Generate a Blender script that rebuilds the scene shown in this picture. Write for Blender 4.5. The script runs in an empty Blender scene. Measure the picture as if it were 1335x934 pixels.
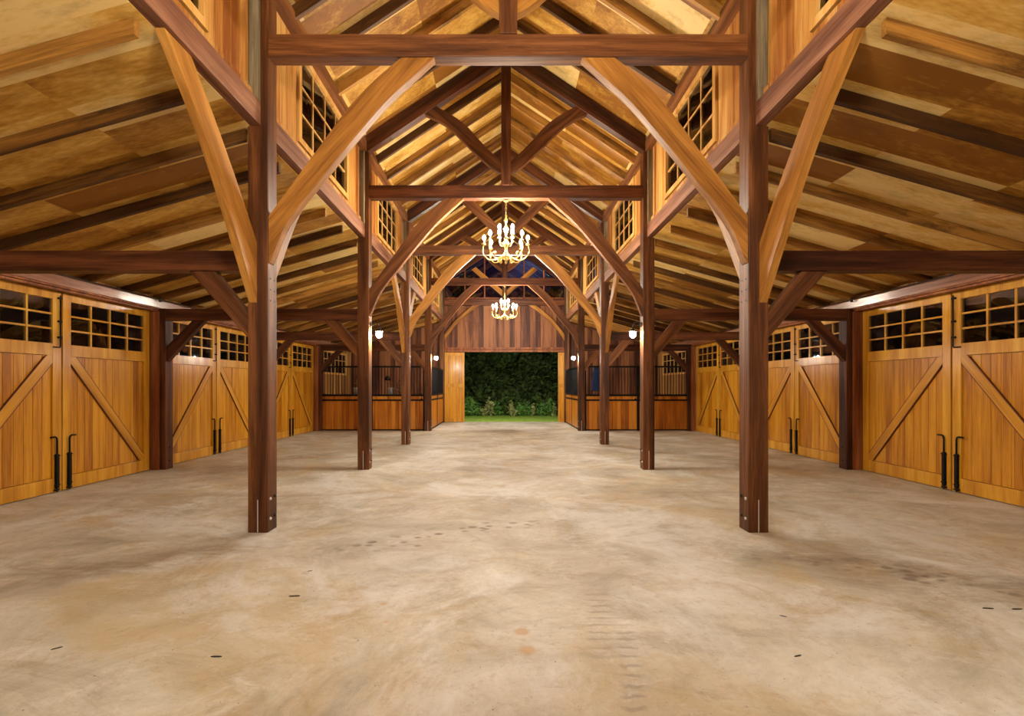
import bpy, math, random
from mathutils import Vector, Matrix
random.seed(7)
S = bpy.context.scene
COL = S.collection
F = 640.0; CX, CH = -0.05, 1.467
BAY = 3.69; Y0 = 1.31
TY = [Y0 + BAY * i for i in range(6)]            # frame centre lines, TY[5] = far wall
XI, XO = 2.4, 2.6                                # nave post faces
XW = 6.2                                         # side wall plane
BACK = -2.45

# ------------------------------------------------------------------ mesh kit
class MB:
    def __init__(s): s.v = []; s.f = []; s.sm = []
    def box(s, x0, x1, y0, y1, z0, z1):
        n = len(s.v)
        x0, x1 = min(x0, x1), max(x0, x1); y0, y1 = min(y0, y1), max(y0, y1); z0, z1 = min(z0, z1), max(z0, z1)
        s.v += [(x0,y0,z0),(x1,y0,z0),(x1,y1,z0),(x0,y1,z0),(x0,y0,z1),(x1,y0,z1),(x1,y1,z1),(x0,y1,z1)]
        for q in ((0,3,2,1),(4,5,6,7),(0,1,5,4),(1,2,6,5),(2,3,7,6),(3,0,4,7)):
            s.f.append(tuple(n+i for i in q)); s.sm.append(False)
        return s
    def prism(s, pts, fn, t0, t1):
        """pts 2-D outline, fn(a, b, t) -> 3-D, extruded t0..t1"""
        n = len(s.v); k = len(pts)
        for t in (t0, t1):
            for a, b in pts: s.v.append(tuple(fn(a, b, t)))
        s.f.append(tuple(n+i for i in range(k))[::-1]); s.sm.append(False)
        s.f.append(tuple(n+k+i for i in range(k))); s.sm.append(False)
        for i in range(k):
            j = (i+1) % k
            s.f.append((n+i, n+j, n+k+j, n+k+i)); s.sm.append(False)
        return s
    def tube(s, path, r, seg=8, cap=True):
        path = [Vector(p) for p in path]; n = len(s.v); m = len(path)
        rs = r if isinstance(r, (list, tuple)) else [r]*m
        up = None
        for i, p in enumerate(path):
            d = (path[min(i+1, m-1)] - path[max(i-1, 0)]).normalized()
            if up is None:
                up = Vector((0,0,1)) if abs(d.z) < 0.9 else Vector((1,0,0))
            a = d.cross(up).normalized(); up = a.cross(d).normalized()
            for k in range(seg):
                t = 2*math.pi*k/seg
                s.v.append(tuple(p + (a*math.cos(t) + up*math.sin(t))*rs[i]))
        for i in range(m-1):
            for k in range(seg):
                k2 = (k+1) % seg
                s.f.append((n+i*seg+k, n+i*seg+k2, n+(i+1)*seg+k2, n+(i+1)*seg+k)); s.sm.append(True)
        if cap:
            s.f.append(tuple(n+k for k in range(seg))[::-1]); s.sm.append(False)
            s.f.append(tuple(n+(m-1)*seg+k for k in range(seg))); s.sm.append(False)
        return s
    def lathe(s, prof, c=(0,0,0), seg=12):
        n = len(s.v); m = len(prof)
        for r, z in prof:
            for k in range(seg):
                t = 2*math.pi*k/seg
                s.v.append((c[0]+r*math.cos(t), c[1]+r*math.sin(t), c[2]+z))
        for i in range(m-1):
            for k in range(seg):
                k2 = (k+1) % seg
                s.f.append((n+i*seg+k, n+i*seg+k2, n+(i+1)*seg+k2, n+(i+1)*seg+k)); s.sm.append(True)
        s.f.append(tuple(n+k for k in range(seg))[::-1]); s.sm.append(False)
        s.f.append(tuple(n+(m-1)*seg+k for k in range(seg))); s.sm.append(False)
        return s
    def mesh(s, name):
        me = bpy.data.meshes.new(name); me.from_pydata(s.v, [], s.f)
        me.polygons.foreach_set('use_smooth', s.sm); me.update()
        import bmesh
        b = bmesh.new(); b.from_mesh(me); bmesh.ops.recalc_face_normals(b, faces=b.faces); b.to_mesh(me); b.free()
        return me

def link(name, data, mat=None, parent=None, M=None, bevel=0):
    o = bpy.data.objects.new(name, data); COL.objects.link(o)
    if mat is not None and data is not None and not data.materials: data.materials.append(mat)
    if parent is not None: o.parent = parent
    if M is not None:
        if isinstance(M, Matrix): o.matrix_basis = M
        else: o.location = M
    if bevel:
        b = o.modifiers.new('edge', 'BEVEL'); b.width = bevel; b.segments = 2; b.limit_method = 'ANGLE'
    return o
def obj(name, mb, mat, parent=None, M=None, bevel=0):
    return link(name, mb.mesh(name), mat, parent, M, bevel)
def tag(o, label, cat, group=None, kind=None):
    o['label'] = label; o['category'] = cat
    if group: o['group'] = group
    if kind: o['kind'] = kind
    return o
def thing(name, label, cat, loc=(0,0,0), rz=0, group=None, kind=None):
    o = link(name, None); o.location = loc; o.rotation_euler = (0,0,rz); o.empty_display_size = .2
    return tag(o, label, cat, group, kind)
def copy_tree(o, parent=None):
    c = o.copy(); COL.objects.link(c); c.parent = parent
    for ch in list(KIDS(o)): copy_tree(ch, c)
    return c
def KIDS(o): return [x for x in bpy.data.objects if x.parent == o]

CACHE = {}
def plane_piece(name, poly, O, eh, thick, mat, parent=None, off=0, bevel=0.005):
    """curved or straight timber cut from an outline in a vertical plane; grain follows its long axis"""
    eh = Vector(eh); ez = Vector((0,0,1))
    n = len(poly)//2
    a = (Vector(poly[0]) + Vector(poly[-1]))/2; b = (Vector(poly[n-1]) + Vector(poly[n]))/2
    th = math.atan2(b.y-a.y, b.x-a.x)
    c, s_ = math.cos(th), math.sin(th)
    X = eh*c + ez*s_; Z = -eh*s_ + ez*c; Yv = Z.cross(X)
    key = (name, tuple(poly), thick, mat.name)
    if key not in CACHE:
        loc = [((p[0]-a.x)*c + (p[1]-a.y)*s_, -(p[0]-a.x)*s_ + (p[1]-a.y)*c) for p in poly]
        m = MB().prism(loc, lambda u, w, t: (u, t, w), -thick/2, thick/2)
        me = m.mesh(name); me.materials.append(mat); CACHE[key] = me
    P = Vector(O) + eh*a.x + ez*a.y
    M = Matrix.Identity(4)
    for i, v in enumerate((X, Yv, Z)):
        for j in range(3): M[j][i] = v[j]
    for j in range(3): M[j][3] = P[j]
    return link(name, CACHE[key], None, parent, M, bevel)
def beam(name, p0, p1, w, h, mat, parent=None, side=None, bevel=0.005):
    p0, p1 = Vector(p0), Vector(p1); L = (p1-p0).length; X = (p1-p0).normalized()
    Yv = Vector(side) if side else Vector((0,0,1)).cross(X).normalized()
    Z = X.cross(Yv)
    key = (name, round(L,4), w, h, mat.name)
    if key not in CACHE:
        me = MB().box(0, L, -w/2, w/2, -h/2, h/2).mesh(name); me.materials.append(mat); CACHE[key] = me
    M = Matrix.Identity(4)
    for i, v in enumerate((X, Yv, Z)):
        for j in range(3): M[j][i] = v[j]
    for j in range(3): M[j][3] = p0[j]
    return link(name, CACHE[key], None, parent, M, bevel)
def smooth(pts, k=4):
    out = []
    for i in range(len(pts)-1):
        p0 = pts[max(i-1,0)]; p1 = pts[i]; p2 = pts[i+1]; p3 = pts[min(i+2, len(pts)-1)]
        for j in range(k):
            t = j/k
            out.append(tuple(0.5*((2*p1[d]) + (-p0[d]+p2[d])*t + (2*p0[d]-5*p1[d]+4*p2[d]-p3[d])*t*t + (-p0[d]+3*p1[d]-3*p2[d]+p3[d])*t**3) for d in range(len(p1))))
    out.append(tuple(pts[-1]))
    return out

# ------------------------------------------------------------------ materials
def newmat(name):
    m = bpy.data.materials.new(name); m.use_nodes = True
    nt = m.node_tree; return m, nt, nt.nodes, nt.links, nt.nodes['Principled BSDF']
def simple(name, col, rough=.5, metal=0, emit=None, es=0, coat=0):
    m, nt, N, L, b = newmat(name)
    b.inputs['Base Color'].default_value = (*col, 1); b.inputs['Roughness'].default_value = rough
    b.inputs['Metallic'].default_value = metal
    if coat: b.inputs['Coat Weight'].default_value = coat; b.inputs['Coat Roughness'].default_value = .15
    if emit: b.inputs['Emission Color'].default_value = (*emit, 1); b.inputs['Emission Strength'].default_value = es
    return m
def ramp(N, stops):
    r = N.new('ShaderNodeValToRGB')
    e = r.color_ramp.elements
    while len(e) < len(stops): e.new(.5)
    for i, (p, c) in enumerate(stops):
        e[i].position = p; e[i].color = (*c, 1)
    return r
def wood(name, stops, axis='X', rough=.45, coat=0, board=None, cell=None, bump=.25, grain=7, vary=.3, knots=0, contrast=1.5, spec=.28):
    """procedural timber: grain along `axis`; board=(across axis, width) gives every board its own tone;
    cell=(axis, size) cuts the tone along a second direction too"""
    m, nt, N, L, b = newmat(name)
    tc = N.new('ShaderNodeTexCoord'); oi = N.new('ShaderNodeObjectInfo')
    rnd = N.new('ShaderNodeVectorMath'); rnd.operation = 'SCALE'; rnd.inputs[0].default_value = (37.1, 19.7, 53.3)
    L.new(oi.outputs['Random'], rnd.inputs['Scale'])
    base = N.new('ShaderNodeVectorMath'); base.operation = 'ADD'
    L.new(tc.outputs['Object'], base.inputs[0])
    if board is None: L.new(rnd.outputs[0], base.inputs[1])
    src = base.outputs[0]
    tone = oi.outputs['Random']
    if board:
        sep = N.new('ShaderNodeSeparateXYZ'); L.new(tc.outputs['Object'], sep.inputs[0])
        def fl(ax, w):
            d = N.new('ShaderNodeMath'); d.operation = 'DIVIDE'; L.new(sep.outputs[ax], d.inputs[0]); d.inputs[1].default_value = w
            f = N.new('ShaderNodeMath'); f.operation = 'FLOOR'; L.new(d.outputs[0], f.inputs[0]); return f
        cb = N.new('ShaderNodeCombineXYZ'); fa = fl(board[0], board[1]); L.new(fa.outputs[0], cb.inputs[0])
        if cell: fb = fl(cell[0], cell[1]); L.new(fb.outputs[0], cb.inputs[1])
        L.new(oi.outputs['Random'], cb.inputs[2])
        wn = N.new('ShaderNodeTexWhiteNoise'); L.new(cb.outputs[0], wn.inputs['Vector']); tone = wn.outputs['Value']
        sc = N.new('ShaderNodeVectorMath'); sc.operation = 'SCALE'; sc.inputs['Scale'].default_value = 23
        L.new(wn.outputs['Color'], sc.inputs[0]); L.new(sc.outputs[0], base.inputs[1])
    def mapped(al, ac):
        mp = N.new('ShaderNodeMapping'); L.new(src, mp.inputs[0])
        v = [ac, ac, ac]; v['XYZ'.index(axis)] = al; mp.inputs['Scale'].default_value = v; return mp
    m1 = mapped(.5, grain); n1 = N.new('ShaderNodeTexNoise'); L.new(m1.outputs[0], n1.inputs[0])
    n1.inputs['Scale'].default_value = 1; n1.inputs['Detail'].default_value = 5; n1.inputs['Roughness'].default_value = .6; n1.inputs['Distortion'].default_value = .4
    m2 = mapped(2.5, grain*13); n2 = N.new('ShaderNodeTexNoise'); L.new(m2.outputs[0], n2.inputs[0])
    n2.inputs['Scale'].default_value = 1; n2.inputs['Detail'].default_value = 3
    a = N.new('ShaderNodeMath'); a.operation = 'MULTIPLY_ADD'; L.new(n2.outputs[0], a.inputs[0]); a.inputs[1].default_value = .35
    L.new(n1.outputs[0], a.inputs[2])
    a2 = N.new('ShaderNodeMath'); a2.operation = 'MULTIPLY_ADD'; L.new(tone, a2.inputs[0]); a2.inputs[1].default_value = vary
    L.new(a.outputs[0], a2.inputs[2])
    a3 = N.new('ShaderNodeMath'); a3.operation = 'SUBTRACT'; L.new(a2.outputs[0], a3.inputs[0]); a3.inputs[1].default_value = .175 + vary/2
    a4 = N.new('ShaderNodeMath'); a4.operation = 'MULTIPLY_ADD'; L.new(a3.outputs[0], a4.inputs[0]); a4.inputs[1].default_value = contrast; a4.inputs[2].default_value = .5-.5*contrast
    r = ramp(N, stops); L.new(a4.outputs[0], r.inputs[0])
    out = r.outputs[0]
    if knots:
        mk = mapped(1.3, 5.0); vo = N.new('ShaderNodeTexNoise'); L.new(mk.outputs[0], vo.inputs[0]); vo.inputs['Scale'].default_value = 1; vo.inputs['Detail'].default_value = 8; vo.inputs['Roughness'].default_value=.75
        kr = ramp(N, [(.52, (0,0,0)), (.66, (1,1,1))]); L.new(vo.outputs[0], kr.inputs[0])
        mx = N.new('ShaderNodeMix'); mx.data_type = 'RGBA'
        k = N.new('ShaderNodeMath'); k.operation = 'MULTIPLY'; k.inputs[1].default_value = knots; L.new(kr.outputs[0], k.inputs[0])
        L.new(k.outputs[0], mx.inputs['Factor']); L.new(out, mx.inputs['A']); mx.inputs['B'].default_value = (stops[0][1][0]*.3, stops[0][1][1]*.3, stops[0][1][2]*.3, 1)
        out = mx.outputs['Result']
    L.new(out, b.inputs['Base Color'])
    b.inputs['Roughness'].default_value = rough
    b.inputs['Specular IOR Level'].default_value = spec
    if coat: b.inputs['Coat Weight'].default_value = coat; b.inputs['Coat Roughness'].default_value = .18
    bp = N.new('ShaderNodeBump'); bp.inputs['Strength'].default_value = bump; bp.inputs['Distance'].default_value = .004
    L.new(a.outputs[0], bp.inputs['Height']); L.new(bp.outputs[0], b.inputs['Normal'])
    return m

dk = [(.25,(.030,.009,.004)), (.5,(.080,.024,.009)), (.78,(.18,.060,.020))]
M_post  = wood('post_timber', [(.22,(.035,.011,.0035)), (.5,(.10,.032,.008)), (.8,(.24,.088,.024))], rough=.5, vary=.12, knots=.35)
M_dark  = wood('tie_timber', dk, rough=.45, vary=.15, knots=.3)
M_mid   = wood('beam_timber', [(.22,(.060,.019,.006)), (.5,(.16,.055,.016)), (.8,(.30,.12,.035))], rough=.5, vary=.15, knots=.35)
M_pale  = wood('plate_timber', [(.22,(.13,.05,.03)), (.5,(.26,.115,.065)), (.8,(.42,.22,.13))], rough=.5, vary=.1)
M_brace = wood('brace_timber', [(.2,(.19,.070,.010)), (.5,(.38,.160,.026)), (.8,(.56,.27,.055))], rough=.5, vary=.15, grain=5)
M_raft  = wood('rafter_timber', [(.2,(.060,.022,.004)), (.48,(.18,.074,.011)), (.85,(.44,.21,.040))], rough=.6, vary=.45, knots=.75)
M_sheet = wood('roof_sheathing', [(.12,(.26,.10,.009)), (.4,(.48,.24,.032)), (.65,(.66,.39,.085)), (.9,(.78,.56,.22))], axis='X', rough=.6, board=('Y', .369), cell=('X', 1.22), vary=.75, grain=3, knots=.3)
gold = [(.2,(.34,.115,.004)), (.5,(.56,.235,.011)), (.8,(.70,.34,.024))]
M_doorZ = wood('door_boards', gold, axis='Z', rough=.35, coat=.35, board=('X', .1333), vary=.22, bump=.1)
M_doorF = wood('door_frame_wood', [(.2,(.42,.165,.008)), (.5,(.60,.28,.018)), (.8,(.74,.40,.045))], axis='Z', rough=.35, coat=.35, vary=.08, bump=.1)
M_doorX = wood('door_brace_wood', [(.2,(.40,.16,.010)), (.5,(.58,.27,.022)), (.8,(.72,.38,.050))], axis='X', rough=.35, coat=.3, vary=.08, bump=.1)
M_cler  = wood('clerestory_boards', [(.2,(.26,.08,.014)), (.5,(.47,.20,.04)), (.8,(.66,.38,.11))], axis='Z', rough=.5, board=('Y', .14), vary=.45)
M_frame = wood('window_frame_wood', [(.2,(.45,.2,.04)), (.5,(.66,.36,.09)), (.8,(.80,.50,.18))], axis='Z', rough=.45, vary=.1)
M_red   = wood('red_boards', [(.2,(.055,.016,.008)), (.5,(.15,.050,.020)), (.8,(.30,.12,.048))], axis='Z', rough=.55, board=('X', .21), vary=.5)
M_wallb = wood('wall_boards', [(.2,(.18,.07,.018)), (.5,(.34,.155,.042)), (.8,(.50,.27,.085))], axis='Z', rough=.55, board=('Y', .14), vary=.4)
M_grey  = wood('weathered_stud', [(.2,(.10,.075,.04)), (.5,(.24,.19,.11)), (.8,(.42,.35,.22))], rough=.8, vary=.1, knots=.5)
M_head  = wood('header_trim', [(.2,(.14,.05,.03)), (.5,(.30,.13,.075)), (.8,(.46,.24,.15))], axis='Y', rough=.3, coat=.7, vary=.1)
M_jamb  = wood('jamb_trim', [(.2,(.12,.032,.012)), (.5,(.28,.085,.025)), (.8,(.44,.17,.05))], axis='Z', rough=.45, vary=.1)
M_stall = wood('stall_boards', [(.2,(.30,.085,.006)), (.5,(.52,.175,.012)), (.8,(.68,.28,.03))], axis='Z', rough=.4, coat=.2, board=('X', .13), vary=.3)
M_edge  = simple('dark_red_edge', (.10,.018,.008), .5)
M_black = simple('black_steel', (.005,.005,.006), .6, 0)
M_black.node_tree.nodes['Principled BSDF'].inputs['Specular IOR Level'].default_value = .2
M_steel = simple('galvanised_steel', (.75,.74,.70), .35, .7)
M_brass = simple('brass', (.80,.60,.22), .25, .9)
M_bolt  = simple('bolt_iron', (.03,.025,.02), .5, .6)
M_candle= simple('candle_sleeve', (.85,.80,.62), .5)
M_bulb  = simple('lit_bulb', (1,1,1), .5, 0, (1,.89,.72), 640)
M_globe = simple('lit_globe', (1,1,1), .5, 0, (1,.94,.84), 340)
M_outb  = simple('lit_outdoor_bulb', (1,1,1), .5, 0, (1,.95,.85), 520)
M_blue  = simple('blue_cloth', (.008,.025,.09), .9)
M_hel   = simple('black_shell', (.012,.012,.014), .2, 0, coat=.6)
M_leath = simple('dark_leather', (.03,.018,.012), .5)
M_bark  = simple('bark', (.06,.04,.025), .9)

def glassmat():
    m, nt, N, L, b = newmat('window_glass')
    N.remove(b); out = N['Material Output']
    t = N.new('ShaderNodeBsdfTransparent'); t.inputs[0].default_value = (.82,.85,.9,1)
    g = N.new('ShaderNodeBsdfGlossy'); g.inputs['Roughness'].default_value = .02
    lw = N.new('ShaderNodeFresnel'); lw.inputs[0].default_value = 2.1
    ns = N.new('ShaderNodeTexNoise'); ns.inputs['Scale'].default_value = 3
    tc = N.new('ShaderNodeTexCoord'); L.new(tc.outputs['Object'], ns.inputs[0])
    bp = N.new('ShaderNodeBump'); bp.inputs['Strength'].default_value = .12; bp.inputs['Distance'].default_value = .02
    L.new(ns.outputs[0], bp.inputs['Height']); L.new(bp.outputs[0], g.inputs['Normal'])
    mx = N.new('ShaderNodeMixShader'); L.new(lw.outputs[0], mx.inputs[0]); L.new(t.outputs[0], mx.inputs[1]); L.new(g.outputs[0], mx.inputs[2])
    L.new(mx.outputs[0], out.inputs[0]); return m
M_glass = glassmat()

def floormat():
    m, nt, N, L, b = newmat('worn_concrete')
    tc = N.new('ShaderNodeTexCoord')
    def noise(sc, det=6, rough=.6, dist=0, scale=(1,1,1), off=(0,0,0)):
        mp = N.new('ShaderNodeMapping'); L.new(tc.outputs['Object'], mp.inputs[0]); mp.inputs['Scale'].default_value = scale; mp.inputs['Location'].default_value = off
        n = N.new('ShaderNodeTexNoise'); n.inputs['Scale'].default_value = sc; n.inputs['Detail'].default_value = det
        n.inputs['Roughness'].default_value = rough; n.inputs['Distortion'].default_value = dist; L.new(mp.outputs[0], n.inputs[0]); return n
    def mix(fac, a, bcol, mode='MIX'):
        x = N.new('ShaderNodeMix'); x.data_type = 'RGBA'; x.blend_type = mode
        L.new(fac, x.inputs['Factor']); L.new(a, x.inputs['A'])
        if isinstance(bcol, tuple): x.inputs['B'].default_value = (*bcol, 1)
        else: L.new(bcol, x.inputs['B'])
        return x.outputs['Result']
    def mask(n, lo, hi, amt=1.0):
        r = ramp(N, [(lo,(0,0,0)), (hi,(amt,amt,amt))]); L.new(n.outputs[0], r.inputs[0]); return r.outputs[0]
    def mth(op, a_, b_=None):
        q = N.new('ShaderNodeMath'); q.operation = op
        for k_, v_ in enumerate((a_, b_)):
            if v_ is None: continue
            if isinstance(v_, (int, float)): q.inputs[k_].default_value = v_
            else: L.new(v_, q.inputs[k_])
        return q.outputs[0]
    n0 = noise(.9, 12, .7, .7)
    r0 = ramp(N, [(.32,(.38,.33,.25)), (.45,(.54,.49,.38)), (.55,(.66,.61,.50)), (.66,(.78,.75,.68))]); L.new(n0.outputs[0], r0.inputs[0])
    c = r0.outputs[0]
    c = mix(mask(noise(.5, 12, .72, 1.2, off=(5,3,0)), .50, .62, .55), c, (.56,.39,.17))
    c = mix(mask(noise(1.5, 12, .8, .8, off=(9,1,0)), .52, .64, .6), c, (.45,.30,.13))
    c = mix(mask(noise(.8, 12, .8, 1.0, scale=(.5,1,1), off=(2,8,0)), .53, .65, .65), c, (.33,.26,.17))
    c = mix(mask(noise(.6, 12, .75, .9, off=(12,4,0)), .50, .62, .8), c, (.76,.75,.71))
    c = mix(mask(noise(2.6, 12, .8, .6, off=(3,14,0)), .56, .70, .6), c, (.80,.78,.74))
    c = mix(mask(noise(11, 10, .85, .3), .53, .66, .55), c, (.36,.27,.15))
    c = mix(mask(noise(60, 5, .8), .56, .72, .4), c, (.33,.24,.14))
    c = mix(mask(noise(38, 3, .6, off=(4,4,0)), .69, .73, .8), c, (.10,.07,.05))
    sp = N.new('ShaderNodeSeparateXYZ'); L.new(tc.outputs['Object'], sp.inputs[0])
    wob = noise(3, 3, .6)
    vo = N.new('ShaderNodeTexVoronoi'); vo.inputs['Scale'].default_value = 8.5; vo.inputs['Randomness'].default_value = .8
    vm = N.new('ShaderNodeMapping'); vm.inputs['Scale'].default_value = (.8,1,1); L.new(tc.outputs['Object'], vm.inputs[0]); L.new(vm.outputs[0], vo.inputs[0])
    vr = ramp(N, [(.24,(1,1,1)), (.40,(0,0,0))]); L.new(vo.outputs['Distance'], vr.inputs[0])
    wv = N.new('ShaderNodeTexWave'); wv.bands_direction = 'Y'; wv.inputs['Scale'].default_value = 3.6; wv.inputs['Distortion'].default_value = 2.5; wv.inputs['Detail'].default_value = 3; wv.inputs['Detail Scale'].default_value = 3
    L.new(tc.outputs['Object'], wv.inputs[0]); wr = ramp(N, [(.72,(0,0,0)), (.9,(1,1,1))]); L.new(wv.outputs[0], wr.inputs[0])
    def trail(px, sl, w, y0, y1, kind, amt, colr):
        xx = mth('SUBTRACT', mth('SUBTRACT', sp.outputs['X'], mth('MULTIPLY', sp.outputs['Y'], sl)), px)
        xx = mth('ADD', xx, mth('MULTIPLY', mth('SUBTRACT', wob.outputs[0], .5), w*1.2))
        e1 = mth('SUBTRACT', 1.0, mth('DIVIDE', mth('ABSOLUTE', xx), w)); e1 = mth('MINIMUM', mth('MAXIMUM', mth('MULTIPLY', e1, 1.8), 0.0), 1.0)
        ey = mth('MINIMUM', mth('MAXIMUM', mth('MULTIPLY', mth('SUBTRACT', sp.outputs['Y'], y0), 3.0), 0.0), 1.0)
        ez = mth('MINIMUM', mth('MAXIMUM', mth('MULTIPLY', mth('SUBTRACT', y1, sp.outputs['Y']), 3.0), 0.0), 1.0)
        f = mth('MULTIPLY', mth('MULTIPLY', e1, ey), ez)
        pat = {'spot': vr.outputs[0], 'tyre': wr.outputs[0], 'smear': mask(noise(2.4, 12, .8, .5, scale=(.5,1.4,1), off=(px,1,0)), .42, .60)}[kind]
        return mix(mth('MULTIPLY', mth('MULTIPLY', f, pat), amt), c, colr)
    c = trail(-8.53, 1.64, .55, 4.2, 5.5, 'spot', .85, (.20,.13,.07))
    c = trail(-8.53, 1.64, .8, 3.9, 5.6, 'smear', .4, (.34,.24,.13))
    c = trail(-4.63, 1.10, .10, 4.0, 4.6, 'spot', .7, (.20,.14,.08))
    c = trail(.03, .17, .10, 2.5, 3.7, 'tyre', .5, (.28,.22,.16))
    c = trail(.03, .17, .16, 2.4, 3.8, 'smear', .3, (.38,.28,.18))
    c = trail(.10, .20, .08, 1.9, 3.2, 'tyre', .5, (.28,.22,.16))
    c = trail(9.85, -1.7, .6, 3.3, 4.6, 'smear', .75, (.24,.19,.14))
    c = trail(9.6, -1.7, .5, 3.2, 4.4, 'spot', .6, (.16,.12,.09))
    c = trail(-9.6, 1.6, .6, 3.5, 4.8, 'smear', .75, (.28,.18,.09))
    c = trail(3.0, .0, 2.2, 6.35, 7.1, 'smear', .6, (.30,.22,.13))
    c = trail(-3.6, .0, 2.2, 6.3, 6.9, 'smear', .6, (.34,.22,.11))
    c = trail(5.0, .0, 2.0, 9.6, 10.6, 'smear', .6, (.30,.22,.13))
    for sx_, sy_, sr_ in ((.06,2.93,.055),(.09,2.72,.06),(-.78,3.05,.03),(-.85,3.30,.03)):   # round rust spots
        dx = mth('SUBTRACT', sp.outputs['X'], sx_); dy = mth('SUBTRACT', sp.outputs['Y'], sy_)
        dd = mth('SQRT', mth('ADD', mth('MULTIPLY', dx, dx), mth('MULTIPLY', dy, dy)))
        f = mth('MINIMUM', mth('MAXIMUM', mth('MULTIPLY', mth('SUBTRACT', sr_, mth('ADD', dd, mth('MULTIPLY', mth('SUBTRACT', wob.outputs[0], .5), .08))), 25.0), 0.0), .6)
        c = mix(f, c, (.58,.30,.07))
    gm_ = N.new('ShaderNodeMix'); gm_.data_type = 'RGBA'; gm_.blend_type = 'MULTIPLY'; gm_.inputs['Factor'].default_value = 1; gm_.inputs['B'].default_value = (.88,.89,.90,1); L.new(c, gm_.inputs['A']); c = gm_.outputs['Result']
    L.new(c, b.inputs['Base Color'])
    nr = noise(2.2, 6, .7); rr = ramp(N, [(.3,(.42,.42,.42)), (.7,(.72,.72,.72))]); L.new(nr.outputs[0], rr.inputs[0]); L.new(rr.outputs[0], b.inputs['Roughness'])
    bn = noise(35, 8, .7); bp = N.new('ShaderNodeBump'); bp.inputs['Strength'].default_value = .25; bp.inputs['Distance'].default_value = .006
    L.new(bn.outputs[0], bp.inputs['Height']); L.new(bp.outputs[0], b.inputs['Normal'])
    return m
M_floor = floormat()
def grassmat(name, c1, c2):
    m, nt, N, L, b = newmat(name)
    tc = N.new('ShaderNodeTexCoord'); n = N.new('ShaderNodeTexNoise'); n.inputs['Scale'].default_value = 6; n.inputs['Detail'].default_value = 6
    L.new(tc.outputs['Object'], n.inputs[0]); r = ramp(N, [(.35,c1), (.65,c2)]); L.new(n.outputs[0], r.inputs[0]); L.new(r.outputs[0], b.inputs['Base Color'])
    b.inputs['Roughness'].default_value = .8; return m
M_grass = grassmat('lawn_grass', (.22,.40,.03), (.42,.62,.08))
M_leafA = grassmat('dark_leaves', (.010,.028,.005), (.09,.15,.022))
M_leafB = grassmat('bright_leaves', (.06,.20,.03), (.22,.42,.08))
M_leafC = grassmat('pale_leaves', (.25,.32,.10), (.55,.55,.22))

# ------------------------------------------------------------------ setting
fl = MB().box(-XW-.3, XW+.3, BACK, TY[5]+.32, -.15, 0)
tag(obj('floor', fl, M_floor), 'worn cream concrete floor with rust and dirt stains', 'floor', kind='structure')
gr = MB().box(-60, 60, TY[5]+.33, 70, -.3, -.03); gr.box(-60, -XW-.31, -30, TY[5]+.33, -.3, -.03); gr.box(XW+.31, 60, -30, TY[5]+.33, -.3, -.03)
tag(obj('lawn', gr, M_grass), 'bright green lawn beyond the far doorway', 'lawn', kind='structure')

A_S = .281; A_RB = lambda x: 2.97 + (6.05-x)*A_S       # aisle rafter underside
A_SH = lambda x: A_RB(x) + .118
N_S = .667; N_RB = lambda x: 7.33 - N_S*x              # nave rafter underside
N_SH = lambda x: 7.50 - N_S*x
yA, yB = BACK, TY[5]+.35
for sx, nm in ((-1,'left'), (1,'right')):
    ce = MB(); ce.prism([(2.58, A_SH(2.58)), (XW+.6, A_SH(XW+.6)), (XW+.6, A_SH(XW+.6)+.05), (2.58, A_SH(2.58)+.05)], lambda a, b, t: (sx*a, t, b), yA, yB)
    tag(obj('ceiling', ce, M_sheet), 'golden plywood roof lining above the %s side aisle' % nm, 'ceiling', kind='structure')
    ce = MB(); ce.prism([(0, 7.5), (3.1, N_SH(3.1)), (3.1, N_SH(3.1)+.06), (0, 7.56)], lambda a, b, t: (sx*a, t, b), yA, yB)
    tag(obj('ceiling', ce, M_sheet), 'golden plywood lining on the %s slope of the high nave roof' % nm, 'ceiling', kind='structure')

def boards(mb, u0, u1, w, fn, gap=.006):
    """vertical boards u0..u1, fn(a, b) adds one"""
    n = max(1, round((u1-u0)/w)); s = (u1-u0)/n
    for i in range(n): fn(u0+i*s+gap/2, u0+(i+1)*s-gap/2)
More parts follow.
